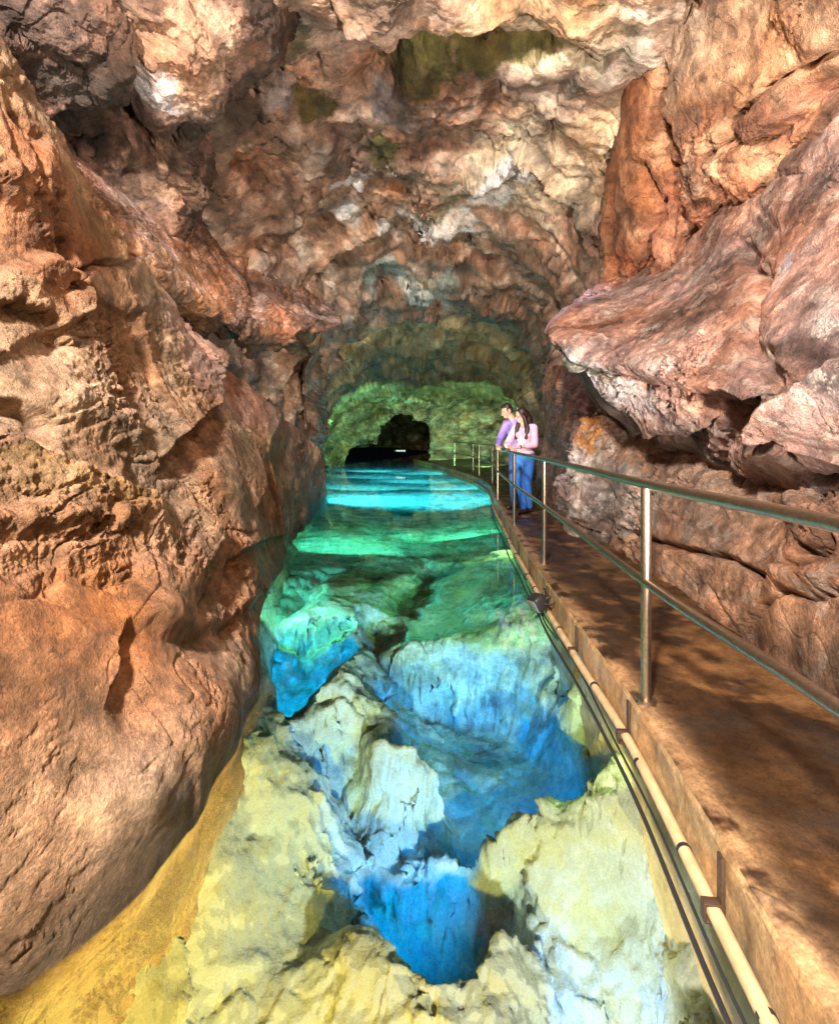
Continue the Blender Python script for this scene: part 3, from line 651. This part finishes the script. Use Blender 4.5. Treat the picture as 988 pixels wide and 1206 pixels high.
po = np.stack([np.interp(dens, cs, prof[:, 0]), np.interp(dens, cs, prof[:, 1])], 1)
P = ec[:, None]+nr[:, None]*po[None, :, :1]; P[..., 2] += po[None, :, 1]
Q = P.reshape(-1, 3); off = np.repeat(po[None, :, 0], len(ec), 0).ravel(); zz = np.repeat(po[None, :, 1], len(ec), 0).ravel()
d = .006*fbm(Q*4, 4, 301, .5)+.012*fbm(Q*np.array((2, 2, 4)), 2, 305)-.03*np.exp(-(np.abs(perlin(Q*1.4, 307))/.02)**2)*(off < .1)*sstep(.1, .3, perlin(Q*.9, 308))
fl = False
P = P+normals(P, False)*(d.reshape(P.shape[:2])[..., None]); N = normals(P, False)
if N[..., 2].mean() < 0: fl = True
n1 = fbm(Q*1.3, 4, 310); n2 = fbm(Q*4, 5, 315, .6)
col = np.array((.050, .024, .009))+(np.array((.18, .09, .034))-np.array((.050, .024, .009)))*sstep(-.1, .4, n1+.7*n2+.55*np.exp(-((off-.9)/.3)**2)-.2)[:, None]
lip = np.exp(-((off-.04)/.07)**2)*sstep(-.5, .1, n2+.2)
col = col+(np.array((.33, .20, .10))-col)*lip[:, None]
side = (zz < -.008) & (off < .1)
sc_ = np.array((.50, .34, .17))+(np.array((.34, .20, .09))-np.array((.50, .34, .17)))*sstep(-.2, .3, n2)[:, None]
col = np.where(side[:, None], sc_, col); col *= (1+.5*n2)[:, None]
col = col*np.clip(.8*(1+.4*fbm(Q*.9, 3, 322)+.35*fbm(Q*3, 3, 324)), .2, 2)[:, None]
walk = grid_mesh('walkway', P, col.reshape(P.shape), M_conc, fl); tag(walk, kind='structure')

# ------------------------------------------------------------------ tubes
def catline(pts, n):
    A = np.array(pts, float); return catmull(A, np.linspace(0, len(A)-1, n))
def tube(path, r, seg=12, cap=True):
    p = np.asarray(path, float); n = len(p); t = np.gradient(p, axis=0); t /= np.linalg.norm(t, axis=1, keepdims=True)+1e-9
    rr = np.broadcast_to(np.asarray(r, float), (n,))
    u = np.cross(t[0], (0, 0, 1)); 
    if np.linalg.norm(u) < 1e-3: u = np.array((1., 0, 0))
    u /= np.linalg.norm(u); V = []
    for i in range(n):
        u = u-t[i]*(u@t[i]); u /= np.linalg.norm(u); v = np.cross(t[i], u)
        for k in range(seg):
            a = 2*math.pi*k/seg; V.append(p[i]+rr[i]*(math.cos(a)*u+math.sin(a)*v))
    Fq = [(i*seg+k, i*seg+(k+1) % seg, (i+1)*seg+(k+1) % seg, (i+1)*seg+k) for i in range(n-1) for k in range(seg)]
    if cap:
        a = len(V); V.append(p[0]); V.append(p[-1])
        for k in range(seg):
            Fq.append((a, (k+1) % seg, k)); Fq.append((a+1, (n-1)*seg+k, (n-1)*seg+(k+1) % seg))
    return V, Fq
def build(name, parts, mat, parent=None, smooth=True):
    V, Fc = [], []
    for v, f in parts:
        b = len(V); V += [tuple(map(float, q)) for q in v]; Fc += [tuple(i+b for i in q) for q in f]
    off = np.array(parent.matrix_world.translation if parent and False else (parent.location if parent else (0, 0, 0)), float)
    if parent and parent.parent: off = off+np.array(parent.parent.location)
    me = bpy.data.meshes.new(name); me.from_pydata([tuple(np.array(q)-off) for q in V], [], Fc); me.materials.append(mat)
    bm = bmesh.new(); bm.from_mesh(me); bmesh.ops.recalc_face_normals(bm, faces=bm.faces); bm.to_mesh(me); bm.free()
    me.polygons.foreach_set('use_smooth', [smooth]*len(me.polygons)); me.update()
    if smooth:
        try: me.set_sharp_from_angle(angle=math.radians(50))
        except Exception: pass
    o = bpy.data.objects.new(name, me); C.objects.link(o)
    if parent: o.parent = parent
    return o
def box(c, sx, sy, sz, R=None, bev=.15):
    """a box with cut corners"""
    bm = bmesh.new(); bmesh.ops.create_cube(bm, size=1)
    for v in bm.verts: v.co = (v.co.x*sx, v.co.y*sy, v.co.z*sz)
    if bev: bmesh.ops.bevel(bm, geom=bm.edges[:], offset=min(sx, sy, sz)*bev, segments=2, affect='EDGES', profile=.5)
    V = [np.array(v.co) for v in bm.verts]; Fc = [tuple(v.index for v in f.verts) for f in bm.faces]; bm.free()
    if R is not None: V = [R@v for v in V]
    return [v+np.array(c) for v in V], Fc

# ------------------------------------------------------------------ handrail
posts = [(1.045, 2.35), (1.215, 4.96), (1.325, 7.12), (1.53, 9.95)]
rail_pts = [(.93, -1.2), (.98, .2), (1.035, 1.3)]+posts
rl = empty('handrail', (1.045, 2.35, 0), 'brushed steel handrail with two bars along the edge of the brown walkway', 'railing')
top = catline([(x, y, 1.0) for x, y in rail_pts], 120)
build('top_rail', [tube(top, .0225, 16)], M_steel, rl)
build('mid_rail', [tube(catline([(x, y, .545) for x, y in rail_pts], 120), .021, 16)], M_steel, rl)
for x, y in [(.98, .0)]+posts:
    build('post', [tube([(x, y, -.02), (x, y, .3), (x, y, .6), (x, y, .985)], .023, 16), tube([(x, y, -.02), (x, y, .012)], .045, 16)], M_steel, rl)
r2 = empty('handrail', (1.62, 13.5, 0), 'thin dark handrail along the far bend of the walkway beyond the couple', 'railing')
fp = [(1.53, 9.95), (1.95, 13.6), (1.9, 16.2), (1.95, 18.5), (1.55, 22.5)]
for z, nm in ((1.0, 'top_rail'), (.52, 'mid_rail')):
    build(nm, [tube(catline([(x, y, z) for x, y in fp], 60), .022, 10)], M_steel, r2)
for x, y in fp[1:]:
    build('post', [tube([(x, y, -.02), (x, y, .5), (x, y, .99)], .024, 10)], M_steel, r2)


# ------------------------------------------------------------------ service pipe, cables and straps on the pool side of the walkway
def along(off, z, Y0, Y1, n, wob=0, seed=0):
    out = []; r = random.Random(seed); k = [r.uniform(0, 6) for _ in range(4)]
    for Y in np.linspace(Y0, Y1, n):
        x = float(np.interp(Y, ec[:, 1], ec[:, 0])); j = int(np.argmin(abs(ec[:, 1]-Y))); q = nr[j]
        dz = wob*(math.sin(Y*1.7+k[0])+.6*math.sin(Y*4.1+k[1])); dx = wob*(math.sin(Y*2.3+k[2])+.5*math.sin(Y*5.3+k[3]))
        out.append((x+q[0]*(off+dx), Y+q[1]*(off+dx), z+dz))
    return out
pipe = empty('pipe', along(-.036, -.18, 1.5, 1.5001, 2)[0], 'cream plastic pipe running along the pool side of the walkway kerb', 'pipe')
build('pipe_run', [tube(along(-.030, -.185, -.3, 27, 260, .004), .022, 14)], M_pvc, pipe)
for Y in (1.22, 1.72, 2.18, 2.86, 3.7, 4.7, 5.6, 6.6, 8.0):
    p = along(-.030, -.185, Y-.008, Y+.008, 4); build('coupling', [tube(p, .0245, 14)], M_black, pipe)
for Y in (.75, 1.48, 2.36, 3.3, 4.2, 5.1, 6.0, 6.9, 7.8, 8.7):
    a = np.array(along(-.004, -.03, Y, Y+.045, 2)); q = (a[1]-a[0])/np.linalg.norm(a[1]-a[0]); nn = np.array((q[1], -q[0], 0))
    R = np.stack([nn, q, np.array((0, 0, 1.))], 1)
    c = a.mean(0)
    build('strap', [box(c+nn*-.006+np.array((0, 0, -.07)), .010, .034, .16, R), box(c-nn*.055+np.array((0, 0, -.155)), .006, .030, .055, R), box(c-nn*.030+np.array((0, 0, -.130)), .050, .030, .006, R), box(c-nn*.030+np.array((0, 0, -.182)), .050, .030, .006, R)], M_rust, pipe)
cb = build('cable', [tube(along(-.085, -.262, -.3, 9.5, 240, .007, 3), .009, 8)], M_black); tag(cb, 'black cable hanging just above the water along the pipe, the thicker of two', 'cable')
cb = build('cable', [tube(along(-.052, -.232, -.3, 6.5, 200, .010, 8), .0055, 8)], M_black); tag(cb, 'thin black cable looping behind the thicker one between pipe and water', 'cable')
# black floodlight on the kerb
Yl = 4.05; ex = edge_at(Yl); c = np.array((ex-.125, Yl, -.10))
fl_ = empty('floodlight', (ex, Yl, -.05), 'small black floodlight fixed to the kerb, tilted down at the green water', 'floodlight')
ax = Matrix.Rotation(math.radians(-28), 3, 'Y') @ Matrix.Rotation(math.radians(20), 3, 'Z'); R = np.array(ax)
build('housing', [box(c, .10, .15, .12, R, .2)]+[box(c+R@np.array((.052, -.055+.0275*k, 0)), .012, .008, .10, R) for k in range(5)], M_black, fl_)
build('lens', [box(c+R@np.array((-.053, 0, 0)), .008, .125, .095, R)], simple('lamp glass', (.2, .22, .22), .1), fl_)
for k_ in (1, -1):
    build('bracket', [tube([tuple(c+R@np.array((0, .082*k_, 0))), (ex-.03, Yl+.08*k_, -.09), (ex-.004, Yl+.07*k_, -.07)], .008, 8)], M_black, fl_)
build('lead', [tube(catline([tuple(c+R@np.array((.05, .0, .02))), (ex-.06, Yl+.05, .0), (ex-.02, Yl+.16, -.1), (ex-.07, Yl+.05, -.24), (ex-.06, Yl-.35, -.26)], 40), .006, 8)], M_black, fl_)
# lit sign deep in the tunnel
sg = empty('lamp', (-1.08, 28.6, .45), 'tiny white lit strip inside the dark tunnel mouth', 'lamp')
me_, n_, l_, b_ = newmat('lamp glow'); b_.inputs['Emission Color'].default_value = (.9, .95, 1, 1); b_.inputs['Emission Strength'].default_value = .7
build('diffuser', [box((-1.08-.17+.13*k, 28.6, .46), .09, .03, .07) for k in range(4)], me_, sg)
build('casing', [box((-1.08, 28.65, .46), .66, .05, .14)], M_black, sg)

# ------------------------------------------------------------------ the couple
def capsule(a, b, ra, rb, seg=14):
    a = np.array(a, float); b = np.array(b, float); d = b-a; L = np.linalg.norm(d)
    d = d/L if L > 1e-6 else np.array((0, 0, 1.)); b = b if L > 1e-6 else a+d*1e-3
    pts, rr = [], []
    for t in np.linspace(-math.pi/2+.12, 0, 5): pts.append(a+d*ra*math.sin(t)); rr.append(ra*math.cos(t))
    for t in np.linspace(0, math.pi/2-.12, 5): pts.append(b+d*rb*math.sin(t)); rr.append(rb*math.cos(t))
    return tube(pts, rr, seg)
def ball(c, rx, ry, rz, R=None, seg=18):
    bm = bmesh.new(); bmesh.ops.create_uvsphere(bm, u_segments=seg, v_segments=12, radius=1)
    V = [np.array((v.co.x*rx, v.co.y*ry, v.co.z*rz)) for v in bm.verts]; Fc = [tuple(v.index for v in f.verts) for f in bm.faces]; bm.free()
    if R is not None: V = [R@v for v in V]
    return [v+np.array(c) for v in V], Fc
def chain(pts, rad): return [capsule(pts[i], pts[i+1], rad[i], rad[i+1]) for i in range(len(pts)-1)]
class Figure:
    def __init__(s, base, face): s.b = np.array(base, float); f = np.array((face[0], face[1], 0.)); f /= np.linalg.norm(f); s.f = f; s.r = np.array((f[1], -f[0], 0)); s.M = np.stack([s.r, s.f, np.array((0, 0, 1.))], 1)
    def w(s, p): return s.b+s.M@np.array(p, float)
def flesh(name, parts, mat, fig, voxel=.008, smooth=4, parent=None):
    V, Fc = [], []
    for v, f in parts:
        k = len(V); V += [tuple(fig.w(q)) for q in v]; Fc += [tuple(i+k for i in q) for q in f]
    o0 = np.array(parent.location if parent else fig.b)
    me = bpy.data.meshes.new(name+'_tmp'); me.from_pydata([tuple(np.array(q)-o0) for q in V], [], Fc)
    bm = bmesh.new(); bm.from_mesh(me); bmesh.ops.recalc_face_normals(bm, faces=bm.faces); bm.to_mesh(me); bm.free()
    o = bpy.data.objects.new(name, me); C.objects.link(o)
    md = o.modifiers.new('r', 'REMESH'); md.mode = 'VOXEL'; md.voxel_size = voxel; md.use_smooth_shade = True
    sm = o.modifiers.new('s', 'SMOOTH'); sm.factor = .5; sm.iterations = smooth
    dg = bpy.context.evaluated_depsgraph_get(); m2 = bpy.data.meshes.new_from_object(o.evaluated_get(dg)); m2.name = name
    o.modifiers.clear(); o.data = m2; bpy.data.meshes.remove(me); m2.materials.clear(); m2.materials.append(mat)
    m2.polygons.foreach_set('use_smooth', [True]*len(m2.polygons))
    o.location = [0, 0, 0] if parent else [float(v) for v in fig.b]
    if parent: o.parent = parent
    return o
def hand(wr, d, up, side, curl=.5):
    """palm, four unequal fingers bent at the knuckles and a thumb leaving the side of the palm"""
    wr, d, up = np.array(wr, float), np.array(d, float), np.array(up, float); d /= np.linalg.norm(d); up = up-d*(up@d); up /= np.linalg.norm(up)
    lat = np.cross(d, up)*side; out = [capsule(wr-d*.02, wr+d*.02, .027, .030)]
    for k in range(4):
        o = (k-1.5)*.019; L = (.036, .041, .038, .030)[k]
        p0 = wr+d*.02+lat*o*.7; p1 = wr+d*.078+lat*o; d1 = d*math.cos(curl)-up*math.sin(curl); d2 = d*math.cos(curl*2.2)-up*math.sin(curl*2.2)
        p2 = p1+d1*L; p3 = p2+d2*L*.8
        out += [capsule(p0, p1, .015, .0115, 10), capsule(p1, p2, .0098, .009, 10), capsule(p2, p3, .009, .0078, 10)]
    t0 = wr+d*.015-lat*.026; t1 = t0+d*.035-lat*.024-up*.006; t2 = t1+d*.032-lat*.004-up*.008
    return out+[capsule(t0, t1, .013, .011, 10), capsule(t1, t2, .0105, .0085, 10)]
def headframe(yaw, pitch, roll=0):
    return np.array(Matrix.Rotation(yaw, 3, 'Z') @ Matrix.Rotation(roll, 3, 'Y') @ Matrix.Rotation(-pitch, 3, 'X'))
def head(c, R, s=1.):
    T = lambda p: np.array(c)+R@(np.array(p, float)*s)
    B = lambda p, a, b, z: ball(T(p), a*s, b*s, z*s, R)
    return [B((0, -.012, .028), .074, .092, .086), B((0, .018, -.035), .060, .070, .075), B((0, .062, -.078), .030, .026, .028), B((0, .070, .018), .050, .022, .020),
            capsule(T((0, .088, .012)), T((0, .106, -.022)), .010*s, .0145*s, 8), B((0, .083, -.050), .024, .012, .008), B((0, .081, -.060), .020, .012, .007),
            B((.073, -.01, -.008), .012, .022, .033), B((-.073, -.01, -.008), .012, .022, .033), B((.036, .056, -.022), .026, .024, .024), B((-.036, .056, -.022), .026, .024, .024)], T
SKIN = simple('skin', (.52, .29, .21), .5, 0, .06, 40)
SKINF = simple('fair skin', (.60, .36, .29), .5, 0, .06, 40)
HAIR = simple('dark brown hair', (.022, .010, .008), .42, 0, .3, 90, .4)
EYE = simple('eye', (.03, .02, .02), .2)

def eyes(T, R, s, fig, parent, nm='eye'):
    for k in (-1, 1): flesh(nm, [ball(T((.030*k, .077, .006)), .011*s, .007*s, .007*s, R)], EYE, fig, .004, 1, parent)
def brows(T, R, fig, parent):
    for k in (-1, 1): flesh('eyebrow', [capsule(T((.014*k, .090, .024)), T((.048*k, .078, .026)), .0045, .003, 8)], HAIR, fig, .003, 1, parent)

# woman in front, forearms on the handrail
wf = Figure((1.70, 8.22, 0.0), (-.66, -.75))
Rw = headframe(math.radians(-38), math.radians(20), math.radians(-4)); hp, Tw = head((.01, .10, 1.565), Rw, .97)
elR, elL = (.245, .13, 1.10), (-.235, .12, 1.10); wrR, wrL = (.085, .335, 1.052), (-.075, .33, 1.060)
legs_w = [[(.085, 0, .90), (.075, .05, .48), (-.035, .085, .09)], [(-.085, 0, .90), (-.065, .03, .48), (-.04, -.07, .09)]]
body = hp+[capsule((0, .02, 1.36), (.005, .075, 1.50), .052, .046), ball((0, 0, 1.25), .145, .095, .16), ball((0, .005, 1.06), .125, .09, .12), ball((0, -.01, .93), .155, .105, .11)]
body += [ball((.065, .085, 1.25), .058, .05, .055), ball((-.065, .085, 1.25), .058, .05, .055)]
for sh, el, wr in (((.16, .01, 1.365), elR, wrR), ((-.16, .01, 1.365), elL, wrL)):
    body += chain([(0, .01, 1.37), sh, el, wr], [.05, .052, .037, .024])
body += hand(wrR, (-.8, .55, -.02), (0, .25, 1), 1, .45)+hand(wrL, (.78, .6, 0), (0, .2, 1), -1, .5)
for lg in legs_w:
    body += chain(lg, [.082, .052, .036]); fx, fy = lg[2][0], lg[2][1]
    body += [capsule((fx, fy-.03, .05), (fx+.01, fy+.13, .035), .034, .026)]
woman = flesh('person', body, SKINF, wf, .0065, 3)
tag(woman, 'person with long dark hair in pale pink blouse and blue jeans, forearms on handrail', 'person', 'couple leaning on the handrail')
top_w = [ball((0, 0, 1.25), .158, .110, .165), ball((0, .005, 1.06), .140, .105, .14), ball((0, -.005, .965), .160, .115, .075), ball((.065, .087, 1.25), .066, .058, .062), ball((-.065, .087, 1.25), .066, .058, .062)]
for sh, el, wr in (((.16, .01, 1.365), elR, wrR), ((-.16, .01, 1.365), elL, wrL)):
    e2 = np.array(el)+(np.array(wr)-np.array(el))*.45
    top_w += chain([(0, .0, 1.375), sh, el, e2], [.060, .068, .060, .050])
flesh('blouse', top_w, simple('pink cotton', (.74, .46, .58), .75, 0, .06, 25, .3), wf, .009, 3, woman)
JEANS = simple('blue denim', (.035, .17, .55), .8, 0, .2, 60, .3)
jw = [ball((0, -.01, .90), .162, .118, .105)]
for lg in legs_w:
    e = np.array(lg[2])+(np.array(lg[1])-np.array(lg[2]))*.03; jw += chain([lg[0], lg[1], e], [.094, .066, .056])
flesh('jeans', jw, JEANS, wf, .009, 2, woman)
hw_ = [ball(Tw((0, -.03, .045)), .084, .092, .082, Rw), ball(Tw((.0, -.055, -.02)), .080, .06, .10, Rw)]
for a, b, r1, r2, r3 in ((.074, .0, .034, .040, .022), (-.074, .0, .034, .042, .024)):
    hw_ += chain([Tw((a*.8, .02, .05)), Tw((a*1.12, -.012, -.05)), np.array((a*1.25, .085, 1.36)), np.array((a*1.2, .125, 1.20))], [.022, r1, r2, r3])
hw_ += chain([Tw((0, -.08, .0)), Tw((0, -.10, -.1)), np.array((-.05, -.08, 1.30)), np.array((-.06, -.09, 1.18))], [.07, .075, .07, .04])
flesh('hair', hw_, HAIR, wf, .008, 3, woman)
eyes(Tw, Rw, .97, wf, woman); brows(Tw, Rw, wf, woman)
gl_ = []
for k in (-1, 1):
    gl_.append(tube([tuple(Tw((.031*k+.023*math.cos(t), .094-abs(.012*math.cos(t)), .004+.018*math.sin(t)))) for t in np.linspace(0, 6.28, 18)], .0032, 6))
    gl_.append(tube([tuple(Tw(p)) for p in ((.053*k, .084, .008), (.070*k, .05, .008), (.080*k, -.01, .004))], .003, 6))
gl_.append(tube([tuple(Tw(p)) for p in ((-.009, .099, .008), (0, .102, .009), (.009, .099, .008))], .003, 6))
build('glasses', [([wf.w(q) for q in v], f) for v, f in gl_], simple('black acetate', (.01, .01, .01), .3), woman)
wv = np.array(wrL)+(np.array(elL)-np.array(wrL))*.12; wd = (np.array(elL)-np.array(wrL)); wd /= np.linalg.norm(wd)
build('wristwatch', [([wf.w(q) for q in v], f) for v, f in [tube([tuple(wv-wd*.01), tuple(wv), tuple(wv+wd*.01)], .031, 12)]], M_black, woman)
SHOE = simple('dark leather', (.035, .02, .02), .45)
for lg in legs_w:
    fx, fy = lg[2][0], lg[2][1]
    flesh('shoe', [capsule((fx, fy-.045, .045), (fx+.012, fy+.15, .033), .043, .034), ball((fx, fy-.02, .06), .043, .055, .05)], SHOE, wf, .008, 2, woman)

# man behind
mf = Figure((1.70, 8.62, 0.0), (-.62, -.78))
Rm = headframe(math.radians(-30), math.radians(30), math.radians(-6)); hp, Tm = head((.165, .16, 1.665), Rm, 1.04)
elR, elL = (.335, .10, 1.17), (-.325, .06, 1.16); wrR, wrL = (.20, .40, 1.062), (-.20, .30, 1.05)
legs_m = [[(.10, 0, .94), (.11, .03, .50), (.12, -.02, .09)], [(-.10, 0, .94), (-.13, .05, .50), (-.17, .10, .09)]]
body = hp+[capsule((.06, .05, 1.47), (.14, .115, 1.60), .062, .056), ball((.03, .01, 1.32), .185, .115, .18), ball((.01, 0, 1.10), .155, .105, .14), ball((0, -.01, .98), .165, .115, .11)]
arms_m = (((.235, .02, 1.455), elR, wrR), ((-.165, .0, 1.455), elL, wrL))
for sh, el, wr in arms_m: body += chain([(.04, .02, 1.46), sh, el, wr], [.06, .062, .043, .028])
body += hand(wrR, (-.55, .8, -.02), (0, .2, 1), 1, .5)+hand(wrL, (.75, .6, 0), (0, .2, 1), -1, .4)
for lg in legs_m:
    body += chain(lg, [.09, .058, .040]); fx, fy = lg[2][0], lg[2][1]; body += [capsule((fx, fy-.03, .055), (fx+.01, fy+.16, .04), .038, .030)]
man = flesh('person', body, SKIN, mf, .0065, 3)
tag(man, 'person with short dark hair in a purple shirt, head bowed beside the pink blouse', 'person', 'couple leaning on the handrail')
sm_ = [ball((.03, .01, 1.32), .198, .128, .185), ball((.01, 0, 1.10), .170, .120, .16), ball((0, -.005, .97), .178, .128, .09), capsule((.055, .045, 1.46), (.085, .065, 1.505), .072, .068)]
for sh, el, wr in arms_m:
    e2 = np.array(el)+(np.array(wr)-np.array(el))*.85
    sm_ += chain([(.04, .01, 1.46), sh, el, e2], [.072, .078, .060, .042])
flesh('shirt', sm_, simple('purple cotton', (.30, .23, .60), .75, 0, .08, 25, .3), mf, .009, 3, man)
jm = [ball((0, -.01, .93), .172, .128, .11)]
for lg in legs_m:
    e = np.array(lg[2])+(np.array(lg[1])-np.array(lg[2]))*.03; jm += chain([lg[0], lg[1], e], [.102, .074, .062])
flesh('jeans', jm, simple('dark blue denim', (.02, .06, .22), .8, 0, .2, 60, .3), mf, .009, 2, man)
hm = [ball(Tm((0, -.028, .050)), .081, .090, .075, Rm), ball(Tm((0, -.055, .0)), .076, .055, .075, Rm), ball(Tm((0, .03, .090)), .062, .05, .028, Rm)]
for k in (-1, 1): hm.append(capsule(Tm((.070*k, .022, .035)), Tm((.071*k, .018, -.008)), .013, .009, 8))
flesh('hair', hm, HAIR, mf, .007, 2, man)
eyes(Tm, Rm, 1.04, mf, man); brows(Tm, Rm, mf, man)
for lg in legs_m:
    fx, fy = lg[2][0], lg[2][1]
    flesh('shoe', [capsule((fx, fy-.05, .047), (fx+.012, fy+.18, .036), .047, .037), ball((fx, fy-.02, .065), .047, .06, .055)], SHOE, mf, .008, 2, man)
